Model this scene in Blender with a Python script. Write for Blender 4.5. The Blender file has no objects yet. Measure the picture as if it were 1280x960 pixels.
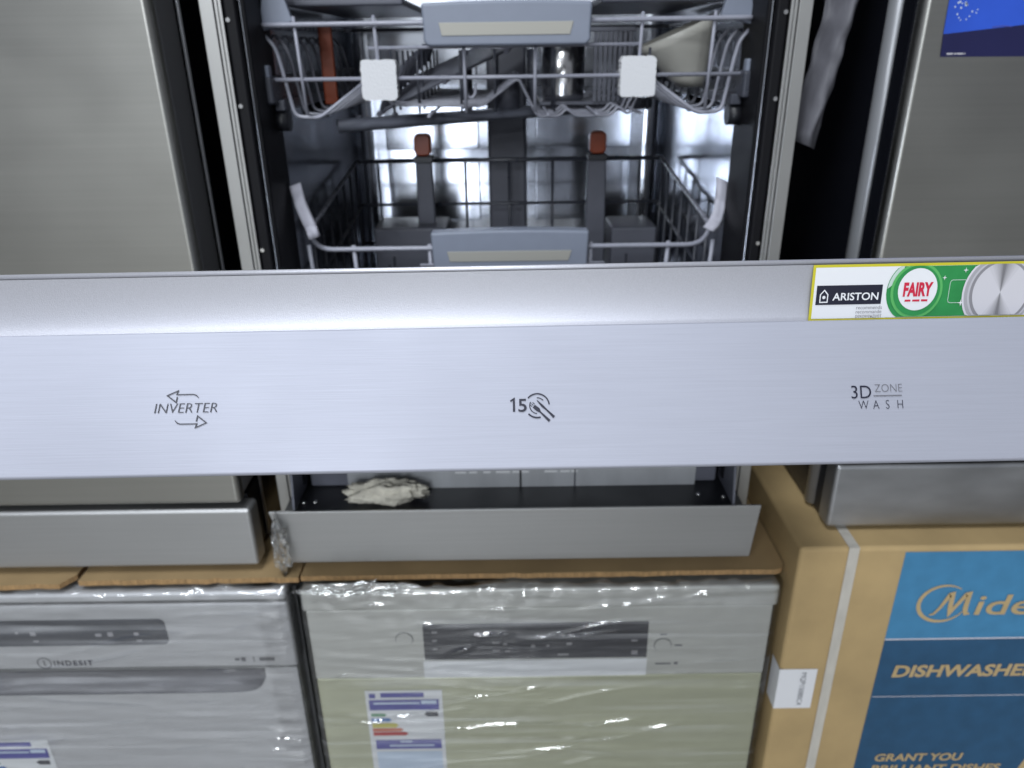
import bpy, bmesh, math, random
from mathutils import Vector, Matrix, noise

random.seed(7)
SC = bpy.context.scene
COL = SC.collection
ZC = 1.462                       # height of the camera above the shop floor; z below is given relative to it
V = Vector

# ------------------------------------------------------------------ camera
cd = bpy.data.cameras.new('camera')
cam = bpy.data.objects.new('camera', cd)
COL.objects.link(cam)
cd.sensor_width = 36.0
cd.lens = 940 / 1280 * 36.0
cam.matrix_world = (Matrix.Translation((0, 0, ZC)) @ Matrix.Rotation(math.radians(66), 4, 'X')
                    @ Matrix.Rotation(math.radians(-0.8), 4, 'Z'))
cd.clip_start = 0.01
cd.clip_end = 60
cd.dof.use_dof = True
cd.dof.focus_distance = 0.275
cd.dof.aperture_fstop = 20.0
SC.camera = cam

# ------------------------------------------------------------------ world + lamps
w = bpy.data.worlds.new('World')
SC.world = w
w.use_nodes = True
bg = w.node_tree.nodes['Background']
bg.inputs[0].default_value = (0.86, 0.90, 1.0, 1)
bg.inputs[1].default_value = 0.15

def area(name, loc, sx, sy, power, col=(0.90, 0.95, 1.0), rot=(0, 0, 0)):
    l = bpy.data.lights.new(name, 'AREA')
    l.shape = 'RECTANGLE'
    l.size = sx
    l.size_y = sy
    l.energy = power
    l.color = col
    o = bpy.data.objects.new(name, l)
    o.location = (loc[0], loc[1], loc[2] + ZC)
    o.rotation_euler = [math.radians(a) for a in rot]
    COL.objects.link(o)
    return o

# ceiling panels over the aisle behind the camera
for lx, ly, pw in ((-0.45, -0.20, 20), (-1.50, -2.2, 36), (-0.45, -4.6, 95), (-1.50, -6.8, 130), (-0.45, -9.0, 190)):
    area('ceiling_panel_light', (lx, ly, 1.60), 0.60, 1.20, pw)

vs = SC.view_settings
vs.view_transform = 'Standard'
vs.look = 'None'
vs.gamma = 1
vs.use_curve_mapping = False
vs.exposure = 0.65
SC.cycles.use_denoising = True
SC.cycles.max_bounces = 10
SC.cycles.transparent_max_bounces = 12
SC.cycles.caustics_reflective = False
SC.cycles.caustics_refractive = False

# ------------------------------------------------------------------ materials
def lin(r, g, b):
    f = lambda c: (c / 255 / 12.92) if c / 255 <= 0.04045 else ((c / 255 + 0.055) / 1.055) ** 2.4
    return (f(r), f(g), f(b), 1)

def mat(name, col, rough=0.5, metal=0.0, spec=0.5, aniso=0.0, coat=0.0,
        grain=None, vary=None, bump=None, rvar=None):
    """grain: (scale xyz, strength) streaky bump; vary: (scale xyz, amount) colour variation; rvar: (scale xyz, amount) roughness."""
    m = bpy.data.materials.new(name)
    m.use_nodes = True
    nt = m.node_tree
    N, L = nt.nodes, nt.links
    b = N['Principled BSDF']
    c = col if len(col) == 4 else (*col, 1)
    b.inputs['Base Color'].default_value = c
    b.inputs['Roughness'].default_value = rough
    b.inputs['Metallic'].default_value = metal
    b.inputs['Specular IOR Level'].default_value = spec
    b.inputs['Anisotropic'].default_value = aniso
    b.inputs['Coat Weight'].default_value = coat
    tc = N.new('ShaderNodeTexCoord')

    def nz(scale, detail=3.0):
        mp = N.new('ShaderNodeMapping')
        mp.inputs['Scale'].default_value = scale
        L.new(tc.outputs['Object'], mp.inputs['Vector'])
        n = N.new('ShaderNodeTexNoise')
        n.inputs['Scale'].default_value = 1.0
        n.inputs['Detail'].default_value = detail
        L.new(mp.outputs[0], n.inputs['Vector'])
        return n
    if vary:
        n = nz(vary[0], 4)
        mr = N.new('ShaderNodeMapRange')
        mr.inputs['From Min'].default_value = 0.25
        mr.inputs['From Max'].default_value = 0.75
        mr.inputs['To Min'].default_value = 1 - vary[1]
        mr.inputs['To Max'].default_value = 1 + vary[1]
        L.new(n.outputs['Fac'], mr.inputs['Value'])
        mx = N.new('ShaderNodeVectorMath')
        mx.operation = 'SCALE'
        mx.inputs[0].default_value = c[:3]
        L.new(mr.outputs[0], mx.inputs['Scale'])
        L.new(mx.outputs[0], b.inputs['Base Color'])
    if rvar:
        n = nz(rvar[0], 3)
        mr = N.new('ShaderNodeMapRange')
        mr.inputs['From Min'].default_value = 0.3
        mr.inputs['From Max'].default_value = 0.7
        mr.inputs['To Min'].default_value = max(0.02, rough - rvar[1])
        mr.inputs['To Max'].default_value = rough + rvar[1]
        L.new(n.outputs['Fac'], mr.inputs['Value'])
        L.new(mr.outputs[0], b.inputs['Roughness'])
    prev = None
    for g in (grain, bump):
        if g:
            n = nz(g[0], 2)
            bp = N.new('ShaderNodeBump')
            bp.inputs['Strength'].default_value = g[1]
            bp.inputs['Distance'].default_value = g[2] if len(g) > 2 else 0.001
            L.new(n.outputs['Fac'], bp.inputs['Height'])
            if prev:
                L.new(prev.outputs[0], bp.inputs['Normal'])
            prev = bp
    if prev:
        L.new(prev.outputs[0], b.inputs['Normal'])
    return m

M = {}
M['steel'] = mat('brushed_steel', (0.400, 0.398, 0.375), 0.34, 1.0, grain=((14, 14, 1300), 0.045), vary=((3, 3, 260), 0.04), rvar=((3.5, 3.5, 5), 0.08), bump=((2.5, 2.5, 2.5), 0.22, 0.004))
M['steel_plinth'] = mat('plinth_steel', (0.48, 0.485, 0.49), 0.50, 1.0, grain=((20, 20, 1500), 0.03), vary=((6, 6, 400), 0.04), rvar=((3, 3, 5), 0.05))
M['steel_scuffed'] = mat('scuffed_steel', (0.42, 0.43, 0.45), 0.45, 1.0, grain=((20, 20, 1500), 0.03), vary=((9, 9, 26), 0.22), rvar=((8, 8, 20), 0.10))
M['panel'] = mat('satin_silver_panel', (0.410, 0.422, 0.492), 0.56, 0.42, grain=((45, 1900, 1900), 0.07), vary=((28, 1500, 1500), 0.035), rvar=((7, 7, 7), 0.10))
M['scoop'] = mat('pearl_silver', (0.58, 0.585, 0.64), 0.43, 0.62, bump=((2600, 2600, 2600), 0.12, 0.0006), vary=((1800, 1800, 1800), 0.05))
M['flange'] = mat('flange_metal', (0.46, 0.46, 0.45), 0.42, 1.0, rvar=((4, 4, 9), 0.06))
M['tub'] = mat('tub_steel', (0.58, 0.605, 0.66), 0.18, 1.0, rvar=((5, 5, 5), 0.05), bump=((8, 8, 8), 0.55, 0.004), vary=((7, 7, 7), 0.10))
M['black'] = mat('black_plastic', (0.012, 0.013, 0.017), 0.42, rvar=((20, 20, 20), 0.08))
M['blackgloss'] = mat('black_lacquer', (0.010, 0.011, 0.016), 0.18, bump=((8, 8, 8), 0.2, 0.003), rvar=((9, 9, 9), 0.08))
M['rubber'] = mat('black_rubber', (0.006, 0.006, 0.008), 0.5, spec=0.2)
M['dark'] = mat('dark_edge', (0.27, 0.275, 0.285), 0.36, rvar=((12, 12, 4), 0.1))
M['slate'] = mat('slate_plastic', (0.135, 0.142, 0.178), 0.45, vary=((30, 30, 30), 0.06))
M['handle'] = mat('blue_grey_plastic', (0.245, 0.275, 0.350), 0.40, vary=((60, 60, 60), 0.03), bump=((900, 900, 900), 0.05, 0.0003))
M['inlay'] = mat('brushed_inlay', (0.42, 0.41, 0.37), 0.55, 0.5, grain=((30, 2500, 2500), 0.08))
M['wire'] = mat('grey_wire_coat', (0.36, 0.37, 0.44), 0.28, rvar=((90, 90, 90), 0.08))
M['shade_wire_rail'] = mat('shaded_wire_dark_rail', (0.060, 0.065, 0.085), 0.32, rvar=((90, 90, 90), 0.08))  # shade on the rear rack wires put into their colour; dark rails share it
M['orange'] = mat('orange_plastic', (0.36, 0.062, 0.014), 0.38)
M['foam'] = mat('white_foam', (0.80, 0.81, 0.84), 0.9, bump=((420, 420, 420), 0.5, 0.001))
M['milky'] = mat('milky_plastic', (0.56, 0.55, 0.50), 0.35, vary=((25, 25, 25), 0.08))
M['lump'] = mat('dirty_foam', (0.68, 0.655, 0.565), 0.85, vary=((45, 45, 45), 0.38), bump=((160, 160, 160), 0.7, 0.003))
M['card'] = mat('brown_cardboard', (0.36, 0.25, 0.125), 0.85, vary=((14, 14, 14), 0.14), bump=((9, 300, 300), 0.25, 0.0006))
M['cardedge'] = mat('cardboard_edge', (0.34, 0.21, 0.095), 0.9, vary=((420, 30, 60), 0.35), bump=((500, 80, 200), 0.6, 0.001))
M['kraft'] = mat('kraft_box', (0.475, 0.340, 0.165), 0.8, vary=((11, 11, 11), 0.15), bump=((300, 300, 14), 0.30, 0.0006))
M['kraft_print'] = mat('kraft_reverse_print', (0.50, 0.37, 0.19), 0.8, vary=((60, 60, 60), 0.08))
M['skyblue'] = mat('sky_blue_print', (0.058, 0.235, 0.43), 0.55, vary=((40, 40, 40), 0.10), bump=((300, 300, 14), 0.25, 0.0006))
M['navyblue'] = mat('petrol_blue_print', (0.021, 0.085, 0.175), 0.55, vary=((40, 40, 40), 0.13), bump=((300, 300, 14), 0.25, 0.0006))
M['strap'] = mat('clear_strap', (0.60, 0.57, 0.51), 0.35, vary=((120, 120, 30), 0.10))
M['paper'] = mat('white_paper', (0.80, 0.81, 0.84), 0.6)
M['greypaper'] = mat('grey_paper', (0.13, 0.13, 0.15), 0.55, vary=((60, 60, 30), 0.2), bump=((50, 50, 20), 0.6, 0.004))
M['ink'] = mat('black_ink', (0.012, 0.013, 0.030), 0.4)
M['greyink'] = mat('grey_ink', (0.14, 0.14, 0.16), 0.45)
M['purpleink'] = mat('purple_ink', (0.085, 0.085, 0.37), 0.5, vary=((160, 160, 160), 0.1))
M['paleblue'] = mat('pale_blue_ink', (0.60, 0.70, 0.86), 0.5)
M['green'] = mat('green_print', (0.030, 0.27, 0.075), 0.30, vary=((90, 90, 90), 0.15))
M['greenlight'] = mat('light_green_print', (0.11, 0.46, 0.13), 0.30)
M['greenpale'] = mat('pale_green_print', (0.55, 0.68, 0.62), 0.3)
M['red'] = mat('red_print', (0.62, 0.020, 0.060), 0.35)
M['yellow'] = mat('yellow_print', (0.62, 0.56, 0.035), 0.35)
M['lblgreen'] = mat('label_green', (0.07, 0.24, 0.12), 0.5)
M['lblblue'] = mat('label_blue', (0.08, 0.22, 0.55), 0.5)
M['lblyellow'] = mat('label_yellow', (0.66, 0.60, 0.16), 0.5)
M['lblorange'] = mat('label_orange', (0.62, 0.17, 0.10), 0.5)
M['lblred'] = mat('label_red', (0.52, 0.06, 0.06), 0.5)
M['posterblue'] = mat('poster_blue', (0.032, 0.105, 0.62), 0.30, vary=((9, 9, 9), 0.22))
M['posternavy'] = mat('poster_navy', (0.016, 0.017, 0.080), 0.30, vary=((20, 20, 20), 0.12))
for i, gv in enumerate((0.16, 0.28, 0.42, 0.56, 0.72)):
    M['print%d' % i] = mat('grey_print', (gv * 0.98, gv * 0.96, gv * 1.04), 0.3)
for i in range(12):
    gv = 0.20 + 0.46 * i / 11
    M['wedge%d' % i] = mat('grey_print', (gv, gv * 0.98, gv * 1.05), 0.3)
M['greyfront'] = mat('silver_front', (0.60, 0.60, 0.575), 0.45, 0.35, vary=((6, 6, 90), 0.05))
M['oliveskin'] = mat('olive_protected_front', (0.56, 0.565, 0.415), 0.42, 0.25, vary=((5, 5, 40), 0.08), rvar=((6, 6, 20), 0.08))
M['indfront'] = mat('grey_front', (0.60, 0.60, 0.625), 0.42, 0.30, vary=((6, 6, 60), 0.05))
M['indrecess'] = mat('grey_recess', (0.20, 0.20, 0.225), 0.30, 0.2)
M['display'] = mat('display_glass', (0.022, 0.024, 0.038), 0.15)
M['inddisplay'] = mat('grey_display', (0.095, 0.10, 0.12), 0.2)
M['greyplate'] = mat('grey_plate', (0.50, 0.52, 0.55), 0.4, 0.3, vary=((30, 8, 8), 0.15))
M['floor'] = mat('floor_tile', (0.30, 0.29, 0.27), 0.35, vary=((3, 3, 3), 0.1))
M['plaster'] = mat('plaster', (0.62, 0.63, 0.65), 0.8, vary=((4, 4, 4), 0.08))
M['trim'] = mat('grey_trim', (0.30, 0.31, 0.33), 0.32, 0.3)
M['armgrey'] = mat('arm_plastic', (0.21, 0.225, 0.28), 0.42)
M['tagpaper'] = mat('tag_paper', (0.52, 0.52, 0.60), 0.6)
M['screw'] = mat('screw_metal', (0.75, 0.75, 0.75), 0.2, 1.0)

def film_mat(haze=0.19, fres=0.6):
    m = bpy.data.materials.new('stretch_film')
    m.use_nodes = True
    nt = m.node_tree
    N, L = nt.nodes, nt.links
    N.clear()
    out = N.new('ShaderNodeOutputMaterial')
    tr = N.new('ShaderNodeBsdfTransparent')
    tr.inputs[0].default_value = (0.97, 0.98, 0.98, 1)
    gl = N.new('ShaderNodeBsdfGlossy')
    gl.inputs['Roughness'].default_value = 0.055
    gl.inputs['Color'].default_value = (1, 1, 1, 1)
    df = N.new('ShaderNodeBsdfDiffuse')
    df.inputs[0].default_value = (0.80, 0.82, 0.86, 1)
    tc = N.new('ShaderNodeTexCoord')

    def nz(scale, rot, detail, dist=0.0):
        mp = N.new('ShaderNodeMapping')
        mp.inputs['Scale'].default_value = scale
        mp.inputs['Rotation'].default_value = rot
        L.new(tc.outputs['Object'], mp.inputs['Vector'])
        n = N.new('ShaderNodeTexNoise')
        n.inputs['Scale'].default_value = 1
        n.inputs['Detail'].default_value = detail
        n.inputs['Distortion'].default_value = dist
        L.new(mp.outputs[0], n.inputs['Vector'])
        return n
    a = nz((2.2, 5, 105), (0, math.radians(-4), 0), 4, 0.25)
    a2 = nz((1.6, 3.0, 60), (0, math.radians(8), 0), 4, 0.2)
    f = nz((22, 26, 190), (0, math.radians(3), 0), 3, 0.6)
    add = N.new('ShaderNodeMath')
    add.operation = 'ADD'
    L.new(a.outputs['Fac'], add.inputs[0])
    L.new(a2.outputs['Fac'], add.inputs[1])
    bp = N.new('ShaderNodeBump')
    bp.inputs['Strength'].default_value = 0.4
    bp.inputs['Distance'].default_value = 0.0028
    L.new(add.outputs[0], bp.inputs['Height'])
    bp2 = N.new('ShaderNodeBump')
    bp2.inputs['Strength'].default_value = 0.5
    bp2.inputs['Distance'].default_value = 0.0010
    L.new(f.outputs['Fac'], bp2.inputs['Height'])
    L.new(bp.outputs[0], bp2.inputs['Normal'])
    L.new(bp2.outputs[0], gl.inputs['Normal'])
    fr = N.new('ShaderNodeFresnel')
    fr.inputs['IOR'].default_value = 1.5
    L.new(bp2.outputs[0], fr.inputs['Normal'])
    sc = N.new('ShaderNodeMath')
    sc.operation = 'MULTIPLY_ADD'
    sc.inputs[1].default_value = fres
    sc.inputs[2].default_value = 0.085
    L.new(fr.outputs[0], sc.inputs[0])
    mx = N.new('ShaderNodeMixShader')
    L.new(sc.outputs[0], mx.inputs[0])
    L.new(tr.outputs[0], mx.inputs[1])
    L.new(gl.outputs[0], mx.inputs[2])
    hz = N.new('ShaderNodeMapRange')
    hz.inputs['From Min'].default_value = 1.0
    hz.inputs['From Max'].default_value = 1.30
    hz.inputs['To Min'].default_value = 0.0
    hz.inputs['To Max'].default_value = haze
    L.new(add.outputs[0], hz.inputs['Value'])
    pt_ = nz((5, 5, 9), (0, 0.3, 0), 2, 0.5)
    pm = N.new('ShaderNodeMapRange')
    pm.inputs['From Min'].default_value = 0.38
    pm.inputs['From Max'].default_value = 0.66
    pm.inputs['To Min'].default_value = 0.15
    pm.inputs['To Max'].default_value = 1.5
    L.new(pt_.outputs['Fac'], pm.inputs['Value'])
    pmul = N.new('ShaderNodeMath')
    pmul.operation = 'MULTIPLY'
    L.new(hz.outputs[0], pmul.inputs[0])
    L.new(pm.outputs[0], pmul.inputs[1])
    mx2 = N.new('ShaderNodeMixShader')
    L.new(pmul.outputs[0], mx2.inputs[0])
    L.new(mx.outputs[0], mx2.inputs[1])
    L.new(df.outputs[0], mx2.inputs[2])
    L.new(mx2.outputs[0], out.inputs[0])
    return m
M['film'] = film_mat()
M['bunched'] = film_mat(0.26, 1.2)

# ------------------------------------------------------------------ mesh builder
_text_cache = {}

def text_geo(s, bold=0.0, spacing=1.0):
    key = (s, bold, spacing)
    if key not in _text_cache:
        c = bpy.data.curves.new('lettering', 'FONT')
        c.body = s
        c.size = 1.0
        c.offset = bold
        c.space_character = spacing
        c.resolution_u = 4
        o = bpy.data.objects.new('lettering', c)
        COL.objects.link(o)
        dg = bpy.context.evaluated_depsgraph_get()
        me = bpy.data.meshes.new_from_object(o.evaluated_get(dg))
        vs_ = [(v.co.x, v.co.y) for v in me.vertices]
        fs_ = [tuple(p.vertices) for p in me.polygons]
        bpy.data.objects.remove(o)
        bpy.data.curves.remove(c)
        bpy.data.meshes.remove(me)
        _text_cache[key] = (vs_, fs_)
    return _text_cache[key]

class MB:
    """Collects shapes and links them as ONE mesh object. xf maps authored coordinates to place (z relative to camera)."""
    def __init__(self, xf=None):
        self.v, self.f, self.m, self.s = [], [], [], []
        self.names = []
        self.xf = xf or (lambda p: p)

    def mi(self, m):
        if m not in self.names:
            self.names.append(m)
        return self.names.index(m)

    def face(self, idx, m, smooth=False):
        self.f.append(tuple(idx))
        self.m.append(self.mi(m))
        self.s.append(smooth)

    def pt(self, p):
        self.v.append(V(self.xf(V(p))))
        return len(self.v) - 1

    def poly(self, pts, m):
        self.face([self.pt(p) for p in pts], m)

    def box(self, a, b, m):
        x0, y0, z0 = a
        x1, y1, z1 = b
        i = [self.pt(p) for p in ((x0, y0, z0), (x1, y0, z0), (x1, y1, z0), (x0, y1, z0),
                                  (x0, y0, z1), (x1, y0, z1), (x1, y1, z1), (x0, y1, z1))]
        for q in ((3, 2, 1, 0), (4, 5, 6, 7), (0, 1, 5, 4), (1, 2, 6, 5), (2, 3, 7, 6), (3, 0, 4, 7)):
            self.face([i[k] for k in q], m)
        return self

    def prism(self, outline, axis, a, b, m, smooth=False):
        """outline: 2D points; axis 'x' -> (y,z), 'y' -> (x,z), 'z' -> (x,y); extruded from a to b."""
        def mk(p, t):
            return {'x': (t, p[0], p[1]), 'y': (p[0], t, p[1]), 'z': (p[0], p[1], t)}[axis]
        A = [self.pt(mk(p, a)) for p in outline]
        B = [self.pt(mk(p, b)) for p in outline]
        n = len(outline)
        for k in range(n):
            self.face((A[k], A[(k + 1) % n], B[(k + 1) % n], B[k]), m, smooth)
        self.face(A[::-1], m)
        self.face(B, m)
        return self

    def grid(self, fn, nu, nv, m, smooth=True):
        base = len(self.v)
        for j in range(nv + 1):
            for i in range(nu + 1):
                self.pt(fn(i / nu, j / nv))
        for j in range(nv):
            for i in range(nu):
                a = base + j * (nu + 1) + i
                self.face((a, a + 1, a + nu + 2, a + nu + 1), m, smooth)
        return self

    def tube(self, pts, r, m, seg=8, caps=True):
        P = [V(p) for p in pts]
        n = len(P)
        t0 = (P[1] - P[0]).normalized()
        up = V((0, 0, 1)) if abs(t0.z) < 0.9 else V((1, 0, 0))
        nrm = t0.cross(up).normalized()
        rings = []
        for i in range(n):
            t = ((P[min(i + 1, n - 1)] - P[i]).normalized() + (P[i] - P[max(i - 1, 0)]).normalized())
            t = t.normalized() if t.length > 1e-9 else t0
            nrm = (nrm - t * nrm.dot(t)).normalized()
            bn = t.cross(nrm)
            rr = r[i] if isinstance(r, (list, tuple)) else r
            rings.append([self.pt(P[i] + nrm * (rr * math.cos(2 * math.pi * k / seg)) + bn * (rr * math.sin(2 * math.pi * k / seg))) for k in range(seg)])
        for a, b in zip(rings, rings[1:]):
            for k in range(seg):
                self.face((a[k], a[(k + 1) % seg], b[(k + 1) % seg], b[k]), m, True)
        if caps:
            self.face(rings[0][::-1], m)
            self.face(rings[-1], m)
        return self

    # flat print in the (x, z)-like plane of a frame: o + ux*x + uy*y
    def text(self, s, o, ux, uy, size, m, bold=0.0, sx=1.0, shear=0.0, spacing=1.0, align='l', width=None):
        vs_, fs_ = text_geo(s, bold, spacing)
        xs = [p[0] for p in vs_]
        x0, x1 = min(xs), max(xs)
        if width:
            sx = width / ((x1 - x0) * size)
        off = {'l': -x0, 'c': -(x0 + x1) / 2, 'r': -x1}[align]
        o, ux, uy = V(o), V(ux), V(uy)
        base = len(self.v)
        for (x, y) in vs_:
            self.pt(o + ux * (((x + off) * sx + y * shear) * size) + uy * (y * size))
        for f in fs_:
            self.face([base + k for k in f], m)
        return self

    def flat(self, pts, o, ux, uy, m):
        o, ux, uy = V(o), V(ux), V(uy)
        self.poly([o + ux * p[0] + uy * p[1] for p in pts], m)
        return self

    def stroke(self, pts, wd, o, ux, uy, m):
        """flat line of width wd through 2D points (mitred)."""
        o, ux, uy = V(o), V(ux), V(uy)
        P = [V((p[0], p[1])) for p in pts]
        L_, R_ = [], []
        for i, p in enumerate(P):
            a = (p - P[i - 1]).normalized() if i else None
            b = (P[i + 1] - p).normalized() if i < len(P) - 1 else None
            if a is None: a = b
            if b is None: b = a
            t = (a + b)
            t = t.normalized() if t.length > 1e-6 else a
            n = V((-t.y, t.x))
            c = max(0.35, n.dot(V((-a.y, a.x))))
            ww = (wd[i] if isinstance(wd, (list, tuple)) else wd) / 2 / c
            L_.append(self.pt(o + ux * (p.x + n.x * ww) + uy * (p.y + n.y * ww)))
            R_.append(self.pt(o + ux * (p.x - n.x * ww) + uy * (p.y - n.y * ww)))
        for i in range(len(P) - 1):
            self.face((R_[i], R_[i + 1], L_[i + 1], L_[i]), m)
        return self

    def build(self, name, parent=None, label=None, bevel=0.0, seg=2, kind=None, solid=0.0):
        base = V((0, 0, 0))
        p = parent
        while p is not None:
            base += p.location
            p = p.parent
        me = bpy.data.meshes.new(name)
        me.from_pydata([v + V((0, 0, ZC)) - base for v in self.v], [], self.f)
        for n in self.names:
            me.materials.append(M[n])
        for i, pl in enumerate(me.polygons):
            pl.material_index = self.m[i]
            pl.use_smooth = self.s[i]
        me.update()
        o = bpy.data.objects.new(name, me)
        COL.objects.link(o)
        o.parent = parent
        if label: o['label'] = label
        if kind: o['kind'] = kind
        if solid:
            md = o.modifiers.new('thickness', 'SOLIDIFY')
            md.thickness = solid
            md.offset = 0
        if bevel:
            md = o.modifiers.new('rounding', 'BEVEL')
            md.width = bevel
            md.segments = seg
            md.limit_method = 'ANGLE'
            md.harden_normals = True
            for pl in me.polygons:
                pl.use_smooth = True
            try:
                me.set_sharp_from_angle(angle=math.radians(35))
            except Exception:
                pass
        return o

def thing(name, loc, label, cat, group=None):
    o = bpy.data.objects.new(name, None)
    o.location = (loc[0], loc[1], loc[2] + ZC)
    o['label'] = label
    o['category'] = cat
    if group: o['group'] = group
    COL.objects.link(o)
    return o

def tag(o, label, cat, group=None):
    o['label'] = label
    o['category'] = cat
    if group: o['group'] = group
    return o

def arc(cx, cy, r, a0, a1, n=10):
    return [(cx + r * math.cos(math.radians(a0 + (a1 - a0) * k / n)), cy + r * math.sin(math.radians(a0 + (a1 - a0) * k / n))) for k in range(n + 1)]

def rrect(x0, y0, x1, y1, r, n=5):
    return (arc(x1 - r, y1 - r, r, 0, 90, n) + arc(x0 + r, y1 - r, r, 90, 180, n)
            + arc(x0 + r, y0 + r, r, 180, 270, n) + arc(x1 - r, y0 + r, r, 270, 360, n))

def fillet(pts, r, n=4):
    P = [V(p) for p in pts]
    out = [P[0]]
    for i in range(1, len(P) - 1):
        a, b = P[i - 1] - P[i], P[i + 1] - P[i]
        rr = min(r, a.length * 0.45, b.length * 0.45)
        p0, p1 = P[i] + a.normalized() * rr, P[i] + b.normalized() * rr
        for k in range(n + 1):
            t = k / n
            out.append(p0 * (1 - t) ** 2 + P[i] * 2 * t * (1 - t) + p1 * t * t)
    out.append(P[-1])
    return out

X, Z, Y = V((1, 0, 0)), V((0, 0, 1)), V((0, 1, 0))

# ------------------------------------------------------------------ setting
mb = MB(); mb.grid(lambda u, v: (-6 + 12 * u, -12.2 + 14.0 * v, -1.462), 1, 1, 'floor', False)
mb.build('floor', kind='structure')
mb = MB(); mb.box((-6, 1.50, -1.462), (6, 1.60, 1.75), 'plaster')
mb.build('wall', kind='structure')

mb = MB(); mb.box((-6, -12.1, -1.462), (6, -12.0, 1.75), 'plaster')
mb.build('wall', kind='structure')

# ================================================================== OPEN DISHWASHER
dw = thing('dishwasher', (0, 0.82, -0.598), 'open silver dishwasher in the middle with its door tipped forward and racks showing', 'dishwasher')
b = MB()
b.box((-0.2985, 0.826, -0.585), (-0.2835, 1.42, 0.250), 'black').box((0.2835, 0.826, -0.585), (0.2985, 1.42, 0.250), 'black')
b.box((-0.2834, 1.395, -0.585), (0.2834, 1.42, 0.250), 'black').box((-0.2834, 0.90, -0.596), (0.2834, 1.394, -0.570), 'black')
b.build('cabinet', dw)
b = MB(); b.box((-0.299, 0.80, 0.2505), (0.299, 1.42, 0.282), 'steel_plinth'); b.build('worktop', dw, bevel=0.003)
for s in (-1, 1):
    b = MB()
    x = lambda p: p * s
    for (a0, a1, y0) in ((0.2865, 0.3000, 0.8210), (0.2826, 0.2858, 0.8225), (0.2785, 0.2819, 0.8215)):
        b.box((min(x(a0), x(a1)), y0, -0.585), (max(x(a0), x(a1)), 0.8255, 0.2500), 'flange')
    b.build('front_flange', dw, bevel=0.0006)
    b = MB()
    b.box((min(x(0.2655), x(0.2783)), 0.8240, -0.505), (max(x(0.2655), x(0.2783)), 0.834, 0.2300), 'rubber')
    b.build('door_gasket', dw, bevel=0.003)
    b = MB(); b.box((min(x(0.2600), x(0.2645)), 0.8345, -0.480), (max(x(0.2600), x(0.2645)), 0.915, 0.2200), 'rubber')
    b.build('inner_seal', dw, bevel=0.002)
    for zz in (0.03, -0.05, -0.20):
        b = MB(); b.tube([(x(0.2745), 0.8225, zz), (x(0.2745), 0.8245, zz)], 0.0022, 'screw', 8); b.build('screw', dw)
b = MB(); b.box((-0.2782, 0.824, 0.2315), (0.2782, 0.90, 0.2495), 'rubber'); b.build('door_gasket', dw)

# tub: U-shaped liner with rounded vertical corners, floor and ceiling
prof = [(-0.2650, 0.835)] + [(-0.2650, 0.835 + 0.52 * k / 6) for k in range(1, 6)]
prof += arc(-0.2330, 1.353, 0.032, 180, 90, 8) + arc(0.2330, 1.353, 0.032, 90, 0, 8)
prof += [(0.2650, 0.835 + 0.52 * k / 6) for k in range(5, -1, -1)]
b = MB()
lo, hi, nv = -0.485, 0.228, 10
base = len(b.v)
for j in range(nv + 1):
    for p in prof:
        b.pt((p[0], p[1], lo + (hi - lo) * j / nv))
n = len(prof)
for j in range(nv):
    for i in range(n - 1):
        a = base + j * n + i
        b.face((a, a + 1, a + n + 1, a + n), 'tub', True)
b.build('tub_liner', dw, solid=0.002)
b = MB(); b.box((-0.263, 0.835, -0.487), (0.263, 1.384, -0.482), 'tub'); b.build('tub_floor', dw)
b = MB(); b.box((-0.263, 0.835, 0.222), (0.263, 1.384, 0.227), 'tub'); b.build('tub_ceiling', dw)
b = MB(); b.box((-0.036, 1.362, -0.480), (0.031, 1.383, 0.02), 'slate'); b.build('water_duct', dw, bevel=0.006, seg=3)
# embossed panels of the back wall
for (x0, x1) in ((-0.215, -0.052), (0.047, 0.215)):
    for (z0, z1) in ((-0.285, -0.175), (-0.160, -0.060), (-0.045, 0.060)):
        b = MB(); b.box((x0, 1.3795, z0), (x1, 1.3845, z1), 'tub'); b.build('embossed_panel', dw, bevel=0.0035, seg=3)
# slide rails along the side walls
for s in (-1, 1):
    x = lambda p: p * s
    b = MB(); b.box((min(x(0.2535), x(0.2635)), 0.87, -0.052), (max(x(0.2535), x(0.2635)), 1.35, -0.024), 'shade_wire_rail')
    b.build('slide_rail', dw, bevel=0.003)
    for yy in (0.90, 1.10, 1.30):
        b = MB(); b.tube([(x(0.2632), yy, -0.07), (x(0.2470), yy, -0.07)], 0.012, 'black', 12); b.build('roller', dw)

# base: sill, tray, grey plate, hinges, plinth
b = MB(); b.box((-0.2830, 0.7770, -0.535), (0.2830, 0.884, -0.5155), 'black'); b.build('sill', dw, bevel=0.002)
b = MB(); b.box((-0.2830, 0.8860, -0.568), (0.2830, 0.900, -0.4890), 'black'); b.build('base_front', dw)
b = MB(); b.box((-0.2120, 0.8310, -0.5150), (0.2330, 0.8360, -0.4700), 'greyplate')
b.box((0.008, 0.8295, -0.5150), (0.0105, 0.8309, -0.4700), 'black').box((0.078, 0.8295, -0.5150), (0.0795, 0.8309, -0.4700), 'ink')
for (a0, a1) in ((-0.074, -0.060), (-0.056, -0.046), (-0.038, -0.029), (-0.022, -0.004), (-0.001, 0.020), (0.040, 0.056), (0.060, 0.072), (0.074, 0.082)):
    b.box((a0, 0.8298, -0.4935), (a1, 0.8308, -0.4905), 'paper')  # white dashes stand in for lettering mirrored in the plate
b.build('kick_plate', dw)
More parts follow.
